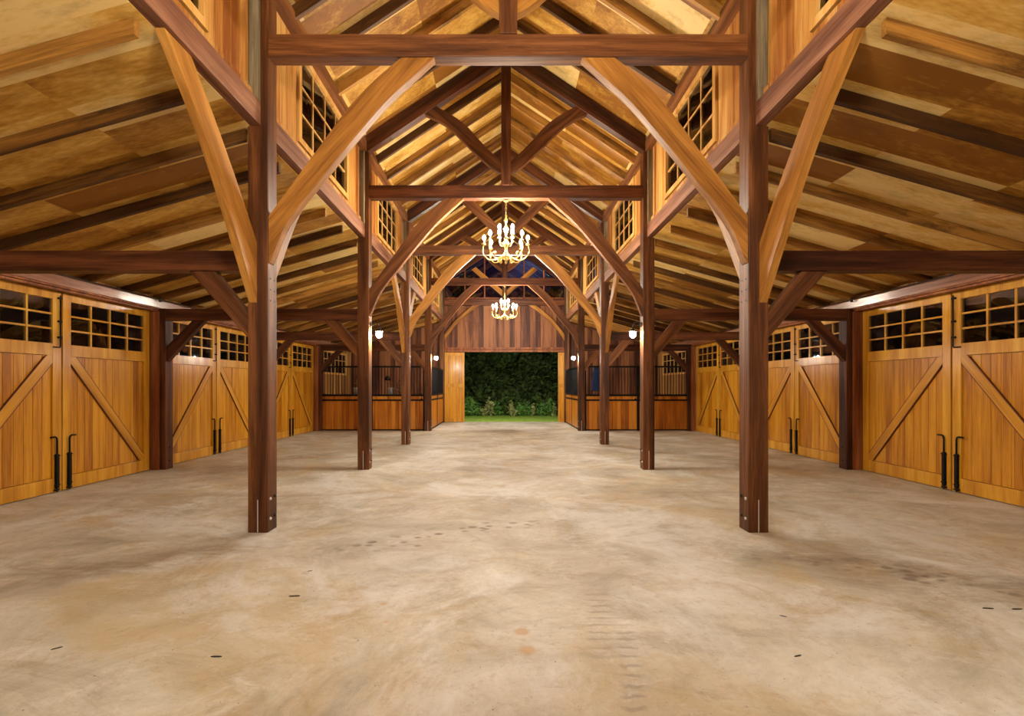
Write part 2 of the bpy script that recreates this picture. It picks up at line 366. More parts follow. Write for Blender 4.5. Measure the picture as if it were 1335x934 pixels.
# side walls: boards in the bay behind the camera and in the stall bay, strip above the doors
SW0, SW1, SWZ0, SWZ1 = TY[4]+.65, TY[5]-.55, 1.88, 2.72
for sx, nm in ((-1,'left'), (1,'right')):
    w = MB()
    X0, X1 = XW-.01, XW+.02
    boards(w, BACK, TY[0]-.1, .14, lambda a, b: w.box(sx*X0, sx*X1, a, b, 0, 2.77))
    def stallb(a, b):
        if b < SW0 or a > SW1: w.box(sx*X0, sx*X1, a, b, 0, 2.77)
        else: w.box(sx*X0, sx*X1, a, b, 0, SWZ0); w.box(sx*X0, sx*X1, a, b, SWZ1, 2.77)
    boards(w, TY[4], TY[5]+.05, .14, stallb)
    w.box(sx*(XW+.03), sx*(XW+.06), BACK, TY[0], 0, 2.9); 
    w.box(sx*(XW+.03), sx*(XW+.06), TY[4], SW0-.02, 0, 2.9); w.box(sx*(XW+.03), sx*(XW+.06), SW1+.02, TY[5]+.1, 0, 2.9)
    w.box(sx*(XW+.03), sx*(XW+.06), SW0-.02, SW1+.02, 0, SWZ0); 
    w.box(sx*(XW-.02), sx*(XW+.08), BACK, TY[5]+.1, 2.77, A_SH(XW)+.0)
    tag(obj('wall_'+nm, w, M_wallb), 'board wall along the %s side aisle, above the doors and inside the stall' % nm, 'wall', kind='structure')
    # clerestory
    c = MB(); g = MB()
    for b in range(-1, 5):
        ya = (TY[b] if b >= 0 else Y0-BAY)+.1; yb = TY[b+1]-.1; ym = (ya+yb)/2
        def cb(a, e):
            if e <= ym-.95 or a >= ym+.95: c.box(sx*2.53, sx*2.56, a, e, 4.302, 5.575)
        boards(c, ya+.135, ym-.94, .13, lambda a, e: c.box(sx*2.53, sx*2.56, a, e, 4.302, 5.575))
        boards(c, ym+.94, yb-.135, .13, lambda a, e: c.box(sx*2.53, sx*2.56, a, e, 4.302, 5.575))
        c.box(sx*2.52, sx*2.56, ya+.02, yb-.02, 4.302, 4.40)
        c.box(sx*2.575, sx*2.61, ya-.2, ym-.90, 4.302, 5.78); c.box(sx*2.575, sx*2.61, ym+.90, yb+.2, 4.302, 5.78)
        c.box(sx*2.575, sx*2.61, ym-.90, ym+.90, 4.302, 4.42)
        c.box(sx*2.575, sx*2.61, ym-.90, ym+.90, 5.52, 5.78)
    tag(obj('wall_%s_clerestory' % nm, c, M_cler), 'upper board wall between the windows high on the %s side of the nave' % nm, 'wall', kind='structure')
# far wall
f = MB(); YF = TY[5]+.105
boards(f, -2.42, 2.42, .21, lambda a, b: (f.box(a, b, YF, YF+.03, 3.0, 4.10), f.box(a, b, YF, YF+.03, 4.115, 5.0)))
f.box(-2.42, 2.42, YF+.035, YF+.08, 3.0, 5.0)
for sx in (-1, 1):
    def ab(a, b):
        zt = A_SH(b)-.005 ; f.prism([(a,0),(b,0),(b,zt),(a,zt)], lambda u, z, t: (sx*u, t, z), YF, YF+.03)
    boards(f, 2.42, XW-.02, .21, ab)
    f.prism([(2.42,0),(XW+.06,0),(XW+.06,A_SH(XW+.06)-.01),(2.42,A_SH(2.42)-.01)], lambda u, z, t: (sx*u, t, z), YF+.035, YF+.08)
tag(obj('wall_far', f, M_red), 'reddish vertical board wall over and beside the far doorway', 'wall', kind='structure')
nb = MB(); 
poly = [(-XW-.06,0),(XW+.06,0),(XW+.06,A_SH(XW)),(2.6,A_SH(2.6)),(2.6,N_SH(2.6)),(0,7.5),(-2.6,N_SH(2.6)),(-2.6,A_SH(2.6)),(-XW-.06,A_SH(XW))]
nb.prism(poly, lambda a, b, t: (a, t, b), BACK-.06, BACK)
tag(obj('wall_near', nb, M_red), 'board wall closing the barn behind the viewer', 'wall', kind='structure')

WN = [0]
def window(label, ya, yb, z0, z1, x, sx, cols, rows, fr=.06, dep=.07, mat=M_frame, mw=.022):
    WN[0] += 1
    t = thing('window_%d' % WN[0], label, 'window', (sx*x, (ya+yb)/2, z0-fr), 0, kind='structure')
    hy = (yb-ya)/2; H = z1-z0+2*fr
    m = MB()
    m.box(-dep/2, dep/2, -hy-fr, -hy, 0, H); m.box(-dep/2, dep/2, hy, hy+fr, 0, H)
    m.box(-dep/2, dep/2, -hy, hy, 0, fr); m.box(-dep/2, dep/2, -hy, hy, H-fr, H)
    obj('window_frame', m, mat, t)
    k = MB()
    for i in range(1, cols): y = -hy + 2*hy*i/cols; k.box(-.014, .014, y-mw/2, y+mw/2, fr, H-fr)
    for i in range(1, rows): z = fr + (z1-z0)*i/rows; k.box(-.012, .012, -hy, hy, z-mw/2, z+mw/2)
    obj('glazing_bars', k, mat, t)
    obj('glass_pane', MB().box(-.003, .003, -hy, hy, fr, H-fr), M_glass, t)
    return t
BN = {-1:'behind the viewer', 0:'above the nearest bay', 1:'between nearest and second posts', 2:'between second and third posts', 3:'between third and fourth posts', 4:'by the far wall'}
for sx, nm in ((-1,'left'), (1,'right')):
    for b in range(-1, 5):
        ym = (TY[b] if b >= 0 else Y0-BAY) + BAY/2
        window('high small-paned window on the %s, %s' % (nm, BN[b]), ym-.86, ym+.86, 4.49, 5.50, 2.545, sx, 4, 3, fr=.075, dep=.09)
    window('small-paned window in the outer wall of the %s stall' % nm, SW0+.07, SW1-.07, SWZ0+.07, SWZ1-.07, XW+.005, sx, 6, 3, fr=.07, dep=.06)

# gable glazing
WN[0] += 1
gt = thing('window_%d' % WN[0], 'triangular gable window above the far doorway showing dark blue night sky', 'window', (0, YF+.05, 4.98), 0, kind='structure')
gp = [(-2.42,.02),(2.42,.02),(2.42,N_SH(2.42)-4.98),(0,7.49-4.98),(-2.42,N_SH(2.42)-4.98)]
obj('glass_pane', MB().prism(gp, lambda a, b, t: (a, t, b), .01, .016), M_glass, gt)
gm = MB()
for x in (-1.6,-.8,0,.8,1.6): gm.box(x-.025, x+.025, -.01, .04, .02, 7.47-N_S*abs(x)-4.98-.02)
gm.box(-2.42, 2.42, -.012, .05, .02, .08)
obj('window_frame', gm, M_jamb, gt)

# ------------------------------------------------------------------ doors of the side walls
LW, LH = 1.675, 2.765
def make_leaf(s, label, upper):
    DN[0] += 1
    t = thing('door_%d' % DN[0], label, 'door', kind='structure')
    bx = lambda m, u0, u1, n0, n1, z0, z1: m.box(s*u0, s*u1, n0, n1, z0, z1)
    m = MB(); ST = .13
    bx(m, 0, ST, -.055, 0, .012, LH); bx(m, LW-ST, LW, -.055, 0, .012, LH)
    bx(m, ST, LW-ST, -.055, 0, 2.66, LH); bx(m, ST, LW-ST, -.055, 0, 1.885, 2.05); bx(m, ST, LW-ST, -.055, 0, .012, .20)
    obj('door_frame', m, M_doorF, t, bevel=.003)
    p = MB(); boards(p, ST, LW-ST, .1333, lambda a, b: bx(p, a, b, -.045, -.026, .205, 1.88), gap=.006)
    bx(p, ST, LW-ST, -.055, -.046, .2, 1.885)
    obj('board_panel', p, M_doorZ, t)
    # diagonal from the top of the meeting stile to the foot of the outer stile
    d = .125; u0, u1, z0, z1 = ST+.0, LW-ST, 1.885, .2
    L_ = math.hypot(u1-u0, z0-z1); cu, cz = (u1-u0)/L_, (z1-z0)/L_
    hw = d/2/abs(cz); hz = d/2/abs(cu)
    hexa = [(u0, z0), (u0+hw*1.0, z0), (u1, z1+hz*1.0), (u1, z1), (u1-hw*1.0, z1), (u0, z0-hz*1.0)]
    th = math.atan2(z1-z0, s*(u1-u0)); c_, s_ = math.cos(th), math.sin(th); cx_, cz_ = s*(u0+u1)/2, (z0+z1)/2
    loc = [((s*u-cx_)*c_+(z-cz_)*s_, -(s*u-cx_)*s_+(z-cz_)*c_) for u, z in hexa]
    o = obj('diagonal_brace', MB().prism(loc, lambda a, b, q: (a, q, b), -.025, -.001), M_doorX, t, (cx_, 0, cz_), bevel=.002)
    o.rotation_euler = (0, -th, 0)
    e = MB(); hl = L_/2-.09
    for sg in (-1, 1): e.box(-hl, hl, -.0255, -.002, sg*(d/2+.0005), sg*(d/2+.011))
    obj('edge_line', e, M_edge, o)
    k = MB()
    for i in range(1, 4): u = ST + (LW-2*ST)*i/4; bx(k, u-.013, u+.013, -.045, -.01, 2.05, 2.66)
    for i in range(1, 3): z = 2.05 + .61*i/3; bx(k, ST, LW-ST, -.043, -.012, z-.012, z+.012)
    obj('glazing_bars', k, M_doorF, t)
    g = MB(); bx(g, ST, LW-ST, -.031, -.025, 2.05, 2.66); obj('glass_pane', g, M_glass, t)
    cb = MB(); u = .085
    bx(cb, u-.02, u+.02, .0, .035, .06, .53)
    cb.tube([(s*u,.02,.012),(s*u,.02,.72),(s*(u+.008),.02,.755),(s*(u+.03),.02,.77),(s*(u+.10),.02,.768)], .011, 8)
    bx(cb, u-.035, u+.035, 0, .03, .03, .05); bx(cb, u-.028, u+.028, 0, .042, .50, .515); bx(cb, u-.028, u+.028, 0, .042, .10, .115)
    obj('cane_bolt', cb, M_black, t)
    if upper:
        ub = MB(); u = .035
        ub.tube([(s*u,.02,2.72),(s*u,.02,2.02),(s*(u+.01),.02,2.0),(s*(u+.11),.02,2.0)], .009, 8)
        for z in (2.68, 2.36, 2.14): bx(ub, u-.02, u+.028, 0, .032, z-.012, z+.012)
        obj('top_bolt', ub, M_black, t)
    return t
DN = [0]
PB = {0:'beside the viewer', 1:'nearest pair of garage-style doors', 2:'middle pair of doors', 3:'farthest pair of doors'}
where = {0:'in the pair beside the viewer', 1:'in the nearest visible pair', 2:'in the middle pair', 3:'in the farthest pair, next to the stall'}
protos = {}
for b in range(0, 4):
    ym = TY[b] + BAY/2
    for sx, nm in ((-1,'left'), (1,'right')):
        for far in (0, 1):
            # u direction: near leaf towards the camera, far leaf away from it
            s = (1 if far == 0 else -1) if sx < 0 else (1 if far else -1)
            rz = -math.pi/2 if sx < 0 else math.pi/2
            key = (s, far == 0)
            lab = 'golden %s-wall barn door, %s leaf %s' % (nm, 'far' if far else 'near', where[b])
            if key not in protos: t = make_leaf(s, lab, far == 0); protos[key] = t
            else:
                DN[0] += 1; t = copy_tree(protos[key]); t.name = 'door_%d' % DN[0]; t['label'] = lab
            t.location = (sx*XW, ym + (.012 if far else -.012), 0); t.rotation_euler = (0,0,rz)

TN = [0]
def trim(label, mb, mat, bevel=.004):
    TN[0] += 1; return tag(obj('trim_%d' % TN[0], mb, mat, bevel=bevel), label, 'trim', kind='structure')
for sx, nm in ((-1,'left'), (1,'right')):
    for b in range(0, 4):
        j = MB(); ya, yb = TY[b]+.1, TY[b+1]-.1
        for y0_, y1_, y2_ in ((ya+.002, ya+.03, ya+.045), (yb-.002, yb-.03, yb-.045)):
            j.box(sx*6.06, sx*6.26, y0_, y1_, 0, 2.765); 
            j.box(sx*6.10, sx*6.13, y1_, y2_, 0, 2.765) if False else None
            j.box(sx*6.08, sx*6.10, y1_, y1_+(y2_-y1_)*.6, 0, 2.765); j.box(sx*6.14, sx*6.165, y1_, y1_+(y2_-y1_)*.6, 0, 2.765)
        trim('reddish door jambs either side of the %s-wall doors %s' % (nm, where[b].replace('in the ', 'of the ', 1)), j, M_jamb, 0.002)
    h = MB()
    h.box(sx*6.06, sx*6.18, BACK+.01, TY[5]+.05, 2.83, 2.97)
    h.box(sx*6.03, sx*6.18, BACK+.01, TY[5]+.05, 2.965, 2.985)
    trim('long glossy brown header board running above the doors on the %s wall' % nm, h, M_head)
    h = MB(); h.box(sx*6.09, sx*6.18, BACK+.01, TY[4]+.0, 2.770, 2.80); h.box(sx*6.065, sx*6.18, BACK+.01, TY[4], 2.803, 2.828)
    trim('dark red moulding directly over the doors on the %s wall' % nm, h, M_jamb, .002)
    q = MB(); q.tube([(sx*6.02, BACK+.1, 2.975), (sx*6.02, TY[4]+.2, 2.975)], .008, 6)
    for b in range(0, 5):
        q.box(sx*6.005, sx*6.03, TY[b]-.14, TY[b]-.125, 2.93, 3.0); q.box(sx*6.005, sx*6.03, TY[b]-.165, TY[b]-.155, 2.93, 3.0)
    tag(obj('cable_conduit', q, M_bolt), 'thin dark conduit running along the header above the %s doors' % nm, 'conduit')

# ------------------------------------------------------------------ timber frames
PW = ['beside the viewer, out of frame', 'nearest', 'second', 'third', 'fourth', 'far-wall']
def post(x, i, sx, nm):
    y = TY[i]
    lab = ('brown timber post on the %s of the nave, %s' % (nm, {0:'level with the viewer', 1:'the nearest and largest', 2:'second from viewer, carrying a lamp', 3:'third from the viewer', 4:'fourth, at the stall corner', 5:'against the far wall'}[i]))
    t = thing('timber_post', lab, 'post', (x, y, 0), group='nave posts')
    z1 = 5.57
    c = beam('shaft', (0,0,0), (0,0,z1), .2, .2, M_post, t, side=(0,1,0), bevel=.008)
    if i < 5:
        obj('knife_plate', MB().box(-.005, .005, -.103, -.09, 0.005, .33), M_steel, t)
        for z in (.13, .33):
            for q in (-.05, .045):
                bm = MB().lathe([(0.0,0),(.016,.0),(.016,.010),(.008,.016)], seg=8)
                o = obj('bolt', bm, M_bolt if q > 0 else M_steel, t, (-sx*.099, q, z+(.01 if q > 0 else 0)))
                o.rotation_euler = (0, -sx*math.pi/2, 0)
        if i in (1, 2, 3):
            for z in (2.33, 2.44, 2.55):
                for q in (-.045, .045):
                    o = obj('peg', MB().lathe([(0.0,0),(.010,.0),(.010,.004)], seg=8), M_bolt, t, (-sx*.099, q, z))
                    o.rotation_euler = (0, -sx*math.pi/2, 0)
    return t
up = [(.0,3.163),(.05,3.235),(.47,3.808),(.80,4.254),(1.06,4.53),(1.29,4.725),(1.34,4.758)]
lo = [(.0,2.70),(.03,2.74),(.15,3.04),(.32,3.293),(.48,3.485),(.80,3.88),(1.16,4.30),(1.45,4.57),(1.66,4.758)]
NB = smooth(up, 3) ; NBp = NB + smooth(lo, 3)[::-1]
# equal counts are not needed: the two halves only set the long axis
lup = [(.0,2.90),(.27,3.24),(.62,3.645),(1.03,4.068)]; llo = [(.0,2.30),(.05,2.36),(.36,2.84),(.81,3.50),(1.34,4.068)]
LBp = smooth(lup, 4) + smooth(llo, 3)[::-1]
sup = [(.09,5.42),(.385,5.70),(.753,6.094),(1.22,6.385)]; slo = [(.09,5.21),(.29,5.33),(.63,5.65),(1.045,6.05),(1.43,6.245)]
STp = smooth(sup, 4) + smooth(slo, 3)[::-1]
FBp = smooth([(0,3.55),(.45,4.12),(1.0,4.60),(1.16,4.70)], 4) + smooth([(0,3.28),(.1,3.45),(.5,3.98),(1.05,4.45),(1.42,4.70)], 3)[::-1]
OF = {0:'level with the viewer', 1:'on the nearest frame', 2:'on the second frame', 3:'on the third frame', 4:'on the fourth frame', 5:'on the far wall frame'}
for i in range(0, 6):
    y = TY[i]; yf = y - .1
    tz0, tz1 = (4.76, 4.985) if i < 5 else (4.70, 4.97)
    for sx, nm in ((-1,'left'), (1,'right')):
        post(sx*2.5, i, sx, nm)
        # nave knee brace
        poly = tuple(NBp) if i < 5 else tuple(FBp)
        o = plane_piece('knee_brace', poly, (sx*XI, yf+.065 if i < 5 else yf+.06, 0), (-sx,0,0), .10, M_brace if i != 2 and i != 4 else M_mid)  # second and fourth frames: backlit shade painted in as a darker timber
        tag(o, 'curved knee brace from the %s post to the tie beam, %s' % (nm, OF[i]), 'brace', 'nave knee braces')
        if i in (1, 3):
            for d, dn in ((-1,'towards the viewer'), (1,'away from the viewer')):
                o = plane_piece('arcade_brace', tuple(LBp), (sx*2.545, y+d*.1, 0), (0,d,0), .075, M_brace)
                tag(o, 'tan brace on the %s %s post leaning %s under the side beam' % (PW[i], nm, dn), 'brace', 'lengthwise braces')
        # aisle tie + outer post + aisle braces
        if i < 5:
            o = beam('aisle_tie_beam', (sx*XO, yf+.075, 2.72), (sx*5.96, yf+.075, 2.72), .15, .20, M_dark)
            tag(o, 'dark horizontal beam crossing the %s aisle %s' % (nm, OF[i]), 'beam', 'aisle tie beams')
            pts = ((0,2.178), (.56,2.62), (.30,2.62), (0,1.94))
            o = plane_piece('aisle_brace', ((0,2.19),(.345,2.62),(.60,2.62),(0,1.94)), (sx*XO, yf+.07, 0), (sx,0,0), .10, M_mid)
            tag(o, 'short brace from the %s nave post to the aisle beam %s' % (nm, OF[i]), 'brace', 'aisle braces at the nave posts')
            o = plane_piece('aisle_brace', ((0,2.16),(.46,2.62),(.68,2.62),(0,1.89)), (sx*5.96, yf+.07, 0), (-sx,0,0), .10, M_dark)
            tag(o, 'short dark brace from the %s wall post, %s' % (nm, OF[i]), 'brace', 'aisle braces at the wall posts')
            t = thing('wall_post', 'dark square post against the %s wall %s' % (nm, OF[i]), 'post', (sx*6.06, y, 0), group='wall posts')
            beam('shaft', (0,0,0), (0,0,2.825), .2, .2, M_dark, t, side=(0,1,0), bevel=.006)
            for z in (.15, .38):
                o = obj('bolt', MB().lathe([(0,0),(.014,0),(.014,.012),(.006,.018)], seg=8), M_bolt, t, (-sx*.099, .0, z)); o.rotation_euler = (0, -sx*math.pi/2, 0)
        # curved roof struts and principal rafter
        if i < 5:
            o = plane_piece('roof_strut', tuple(STp), (0, yf+.08, 0), (sx,0,0), .10, M_mid if i != 1 else M_brace)  # nearest struts paler: lamplight on their front put into the colour
        else:
            o = plane_piece('roof_strut', ((.09,5.32),(1.15,6.25),(1.32,6.14),(.09,5.08)), (0, yf+.08, 0), (sx,0,0), .10, M_brace)
        tag(o, '%s roof strut on the %s side of the king post, %s' % ('straight' if i == 5 else 'curved', nm, OF[i]), 'strut', 'roof struts')
        pr = ((.09, 7.2-N_S*.09), (2.45, 7.2-N_S*2.45), (2.45, 7.49-N_S*2.45), (.09, 7.49-N_S*.09))
        pr = (pr[3], pr[2], pr[1], pr[0])
        o = plane_piece('principal_rafter', pr, (0, yf+.08, 0), (sx,0,0), .15, M_dark)
        tag(o, 'heavy dark principal rafter over the %s half of the nave %s' % (nm, OF[i]), 'rafter', 'principal rafters')
    o = beam('tie_beam', (-XI, yf+.075, (tz0+tz1)/2), (XI, yf+.075, (tz0+tz1)/2), .15, tz1-tz0, M_mid if i in (1, 3) else M_dark, bevel=.008)  # nearest and third ties: lit front painted as a lighter timber tone
    tag(o, 'long dark tie beam spanning the nave high up %s' % OF[i], 'beam', 'nave tie beams')
    o = beam('king_post', (0, yf+.08, tz1), (0, yf+.08, 7.46), .18, .18 if i == 1 else .17, M_mid if i == 1 else M_dark, side=(0,1,0))  # nearest king post: lit face painted in with the lighter timber
    tag(o, 'upright king post between tie beam and ridge %s' % OF[i], 'post', 'king posts')

# long plates, top plates
for sx, nm in ((-1,'left'), (1,'right')):
    for b in range(-1, 5):
        ya = TY[b]+.1 if b >= 0 else BACK+.01; yb = TY[b+1]-.1
        o = beam('arcade_plate', (sx*2.535, ya, 4.185), (sx*2.535, yb, 4.185), .13, .23, M_pale)
        tag(o, 'long side beam under the high windows on the %s, %s' % (nm, BN[b]), 'beam', 'side beams under the high windows')
        for yy, d in ((ya, 1), (yb, -1)):
            st = beam('wall_stud', (sx*2.515, yy+d*.03, 4.301), (sx*2.515, yy+d*.03, 5.575), .05, .09, M_grey, side=(0,1,0), bevel=.003)
            tag(st, 'grey stud at %s end of the %s high wall, %s' % ('near' if d > 0 else 'far', nm, BN[b]), 'stud', 'weathered wall studs')
    o = beam('top_plate', (sx*2.505, BACK+.01, 5.675), (sx*2.505, TY[5]+.05, 5.675), .13, .19, M_mid)
    tag(o, 'continuous brown beam under the nave rafters on the %s' % nm, 'beam', 'top plates')
rb = beam('ridge_board', (0, BACK+.01, 7.40), (0, TY[5]+.05, 7.40), .04, .14, M_dark)
tag(rb, 'ridge board along the peak of the nave roof', 'beam')

# rafters
SP = BAY/5
ordn = ['level with', 'first beyond', 'second beyond', 'third beyond', 'fourth beyond']
frn = {-1:'the wall behind the viewer', 0:'the frame above the viewer', 1:'the nearest frame', 2:'the second frame', 3:'the third frame', 4:'the fourth frame'}
ar = ((2.63, A_RB(2.63)+.115), (6.30, A_RB(6.30)+.115), (6.30, A_RB(6.30)), (2.63, A_RB(2.63)))
nr = ((.022, 7.33-N_S*.022+.166), (2.98, 7.33-N_S*2.98+.166), (2.98, 7.33-N_S*2.98), (.022, 7.33-N_S*.022))
for sx, nm in ((-1,'left'), (1,'right')):
    for b in range(-1, 5):
        for k in range(5):
            y = (TY[b] if b >= 0 else Y0-BAY) + k*SP - .07
            if y < BACK+.1: continue
            o = plane_piece('aisle_rafter', ar, (0, y, 0), (sx,0,0), .05, M_raft, bevel=0)
            tag(o, '%s aisle roof rafter, %s %s' % (nm, ordn[k], frn[b]), 'rafter', '%s aisle rafters' % nm)
            if k:
                o = plane_piece('nave_rafter', nr, (0, y, 0), (sx,0,0), .055, M_raft, bevel=0)
                tag(o, 'rafter on the %s nave roof slope, %s %s' % (nm, ordn[k], frn[b]), 'rafter', '%s nave rafters' % nm)

# ------------------------------------------------------------------ far doorway
hd = MB(); hd.box(-2.4, 2.4, TY[5]-.06, TY[5]+.05, 2.83, 2.90); hd.box(-2.4, 2.4, TY[5]-.02, TY[5]+.05, 2.905, 2.95); hd.box(-2.4, 2.4, TY[5]-.05, TY[5]+.05, 2.955, 3.02)
trim('brown track rail across the top of the far doorway', hd, M_jamb)
for sx, nm, x0, x1 in ((-1,'left',1.61,2.42), (1,'right',2.16,2.42)):
    DN[0] += 1
    t = thing('door_%d' % DN[0], 'golden sliding door leaf pushed open to the %s of the far doorway' % nm, 'door', (sx*(x0+x1)/2, TY[5]+.02, 0), kind='structure')
    w = (x1-x0)/2; m = MB(); st = .09 if w > .2 else .06
    m.box(-w, -w+st, -.03, .02, .02, 2.82); m.box(w-st, w, -.03, .02, .02, 2.82)
    for z0, z1 in ((.02,.16),(1.42,1.56),(2.70,2.82)): m.box(-w+st, w-st, -.03, .02, z0, z1)
    obj('door_frame', m, M_doorF, t, bevel=.003)
    p = MB(); boards(p, -w+st, w-st, .1333, lambda a, b: p.box(a, b, -.015, .01, .16, 2.70)); obj('board_panel', p, M_doorZ, t)

# ------------------------------------------------------------------ horse stalls
def stall_panel(W, label, group, door=False, nbars=None):
    t = thing('horse_stall_door' if door else 'horse_stall_front', label, 'stall door' if door else 'stall panel', group=group)
    f_ = MB()
    for x in (0, W-.04): f_.box(x, x+.04, -.02, .02, .0, 2.12)
    f_.box(.04, W-.04, -.02, .02, .015, .05); f_.box(.04, W-.04, -.024, .024, .975, 1.03); f_.box(.04, W-.04, -.024, .024, 1.13, 1.195); f_.box(.04, W-.04, -.022, .022, 2.07, 2.125)
    obj('steel_frame', f_, M_black, t)
    g_ = MB(); n = nbars or round((W-.08)/.095)
    for i in range(1, n): x = .04 + (W-.08)*i/n; g_.tube([(x,0,1.18),(x,0,2.08)], .0105, 6, False)
    obj('grille_bars', g_, M_black, t)
    p = MB(); boards(p, .04, W-.04, .13, lambda a, b: p.box(a, b, -.016, .016, .05, .985), gap=.004); obj('lower_boards', p, M_stall, t)
    obj('middle_board', MB().box(.04, W-.04, -.014, .014, 1.03, 1.13), M_stall, t)
    if door:
        l_ = MB(); l_.box(W-.12, W-.06, -.045, -.022, 1.02, 1.06); l_.tube([(W-.09,-.04,1.04),(W-.09,-.06,1.16),(W-.09,-.04,1.24)], .008, 6)
        obj('latch', l_, M_black, t)
    return t
YS = TY[4]
for sx, nm in ((-1,'left'), (1,'right')):
    WA = (6.12-2.62)/2
    # aisle-facing: outer half fixed, inner half sliding door
    xs = sorted([sx*6.12, sx*(6.12-WA)]); t = stall_panel(WA, 'fixed horse stall front beside the wall in the %s aisle' % nm, 'horse stall fronts'); t.location = (xs[0], YS, 0)
    xs = sorted([sx*(6.12-WA-.01), sx*2.63]); t = stall_panel(WA-.02, 'barred horse stall door next to the fourth %s nave post' % nm, 'horse stall fronts', True); t.location = (xs[0], YS-.0, 0)
    WB = (BAY-.22)/2
    for k, d in ((0,'near'), (1,'far')):
        t = stall_panel(WB-.005, '%s half of the stall front facing the nave on the %s' % (d, nm), 'nave-facing stall fronts', k == 0)
        t.rotation_euler = (0,0,math.pi/2); t.location = (sx*2.47, YS+.11+k*WB, 0)
    # rail over the stall front
    o = beam('stall_header', (sx*2.605, YS+.085, 2.70), (sx*5.955, YS+.085, 2.70), .05, .16, M_dark)
    tag(o, 'dark board over the %s stall front' % nm, 'beam', 'stall header boards')

# tack in the left stall, cloth in the right one
def helmet(loc):
    t = thing('riding_helmet', 'black riding helmet hanging behind the bars of the left stall door', 'helmet', loc)
    m = MB(); prof = [(.105,0),(.108,.03),(.102,.07),(.085,.105),(.055,.13),(.015,.142)]; m.lathe(prof, seg=16); obj('shell', m, M_hel, t)
    b = MB(); pts = [(.10*math.cos(a), -.16*math.sin(a)) for a in [math.pi*k/10 for k in range(11)]]; b.prism(pts, lambda a, c, q: (a, c, q), -.012, 0); obj('peak', b, M_hel, t)
    s_ = MB().tube(smooth([(-.1,0,0),(-.07,0,-.08),(0,0,-.12),(.07,0,-.08),(.1,0,0)],4), .006, 6); obj('chin_strap', s_, M_leath, t)
    h_ = MB().tube(smooth([(0,0,.14),(0,.0,.20),(0,-.10,.23),(0,-.18,.22)],4), .004, 6); obj('hook', h_, M_bolt, t)
helmet((-3.88, YS+.18, 1.66))
def bucket(loc, label):
    t = thing('metal_bucket', label, 'bucket', loc, group='buckets in the left stall')
    m = MB(); m.lathe([(.075,0),(.08,.01),(.10,.21),(.106,.215),(.106,.225),(.098,.225),(.094,.21),(.072,.02)], seg=18); obj('body', m, M_steel, t)
    h = MB().tube(smooth([(-.1,0,.21),(-.09,0,.29),(0,0,.335),(.09,0,.29),(.1,0,.21)],4), .005, 6); obj('handle', h, M_bolt, t)
    obj('hook', MB().tube([(0,.02,.325),(0,0,.345),(0,-.15,.35),(0,-.17,.33)], .004, 6), M_bolt, t)
bucket((-3.76, YS+.16, 1.19), 'shiny metal bucket hanging behind the bars of the left stall door')
bucket((-4.90, YS+.16, 1.19), 'metal bucket hanging behind the bars by the middle of the left stall front')
def bridle(loc, label):
    m = MB()
    m.tube(smooth([(0,0,.42),(-.07,0,.30),(-.08,0,.12),(-.03,0,.0),(.03,0,0),(.08,0,.12),(.07,0,.30),(0,0,.42)],4), .012, 6)
    m.tube(smooth([(-.08,0,.14),(0,-.02,.11),(.08,0,.14)],4), .012, 6)
    m.tube(smooth([(-.075,0,.28),(0,-.02,.25),(.075,0,.28)],4), .01, 6)
    t = thing('bridle', label, 'bridle', loc, group='bridles in the left stall')
    obj('straps', m, M_leath, t)
    r = MB()
    for x in (-.07, .07): r.tube([(x+.028*math.cos(a), -.012, .1+.028*math.sin(a)) for a in [2*math.pi*k/12 for k in range(13)]], .005, 6)
    obj('bit_rings', r, M_steel, t)
    obj('hook', MB().tube([(0,.02,.42),(0,-.10,.43),(0,-.11,.41)], .004, 6), M_bolt, t)
bridle((-4.82, YS+.10, 1.45), 'dark leather bridle hanging above the bucket by the middle of the left stall front')
bridle((-3.45, YS+.10, 1.25), 'dark leather bridle hanging behind the bars beside the shiny bucket')
def jacket(loc):
    t = thing('blue_jacket', 'dark blue jacket hanging on the bars of the right stall door', 'jacket', loc)
    m = MB(); n = len(m.v); ZN, TN_ = 12, 24
    for i in range(ZN+1):
        v = i/ZN; z = .74*v; wx = .15 - .07*v**2.5; wy = .05 - .02*v
        for k in range(TN_):
            a = 2*math.pi*k/TN_; f_ = 1 + .10*(1-v)*math.sin(5*a+1.3) + .03*math.sin(9*a+4*v)
            m.v.append((wx*f_*math.cos(a), wy*f_*math.sin(a), z))
    for i in range(ZN):
        for k in range(TN_):
            k2 = (k+1) % TN_; m.f.append((i*TN_+k, i*TN_+k2, (i+1)*TN_+k2, (i+1)*TN_+k)); m.sm.append(True)
    m.f.append(tuple(range(TN_))[::-1]); m.sm.append(False); m.f.append(tuple(ZN*TN_+k for k in range(TN_))); m.sm.append(False)
    obj('body', m, M_blue, t)
    s1 = MB().tube(smooth([(.07,0,.70),(.13,-.02,.55),(.15,-.03,.30),(.14,-.02,.12)],4), [.045]*4+[.042]*4+[.038]*4+[.036], 10); obj('sleeve', s1, M_blue, t)
    c = MB().tube([(.06*math.cos(a), .03*math.sin(a), .75) for a in [2*math.pi*k/12 for k in range(13)]], .018, 6); obj('collar', c, M_blue, t)
jacket((2.97, YS-.10, 1.30))

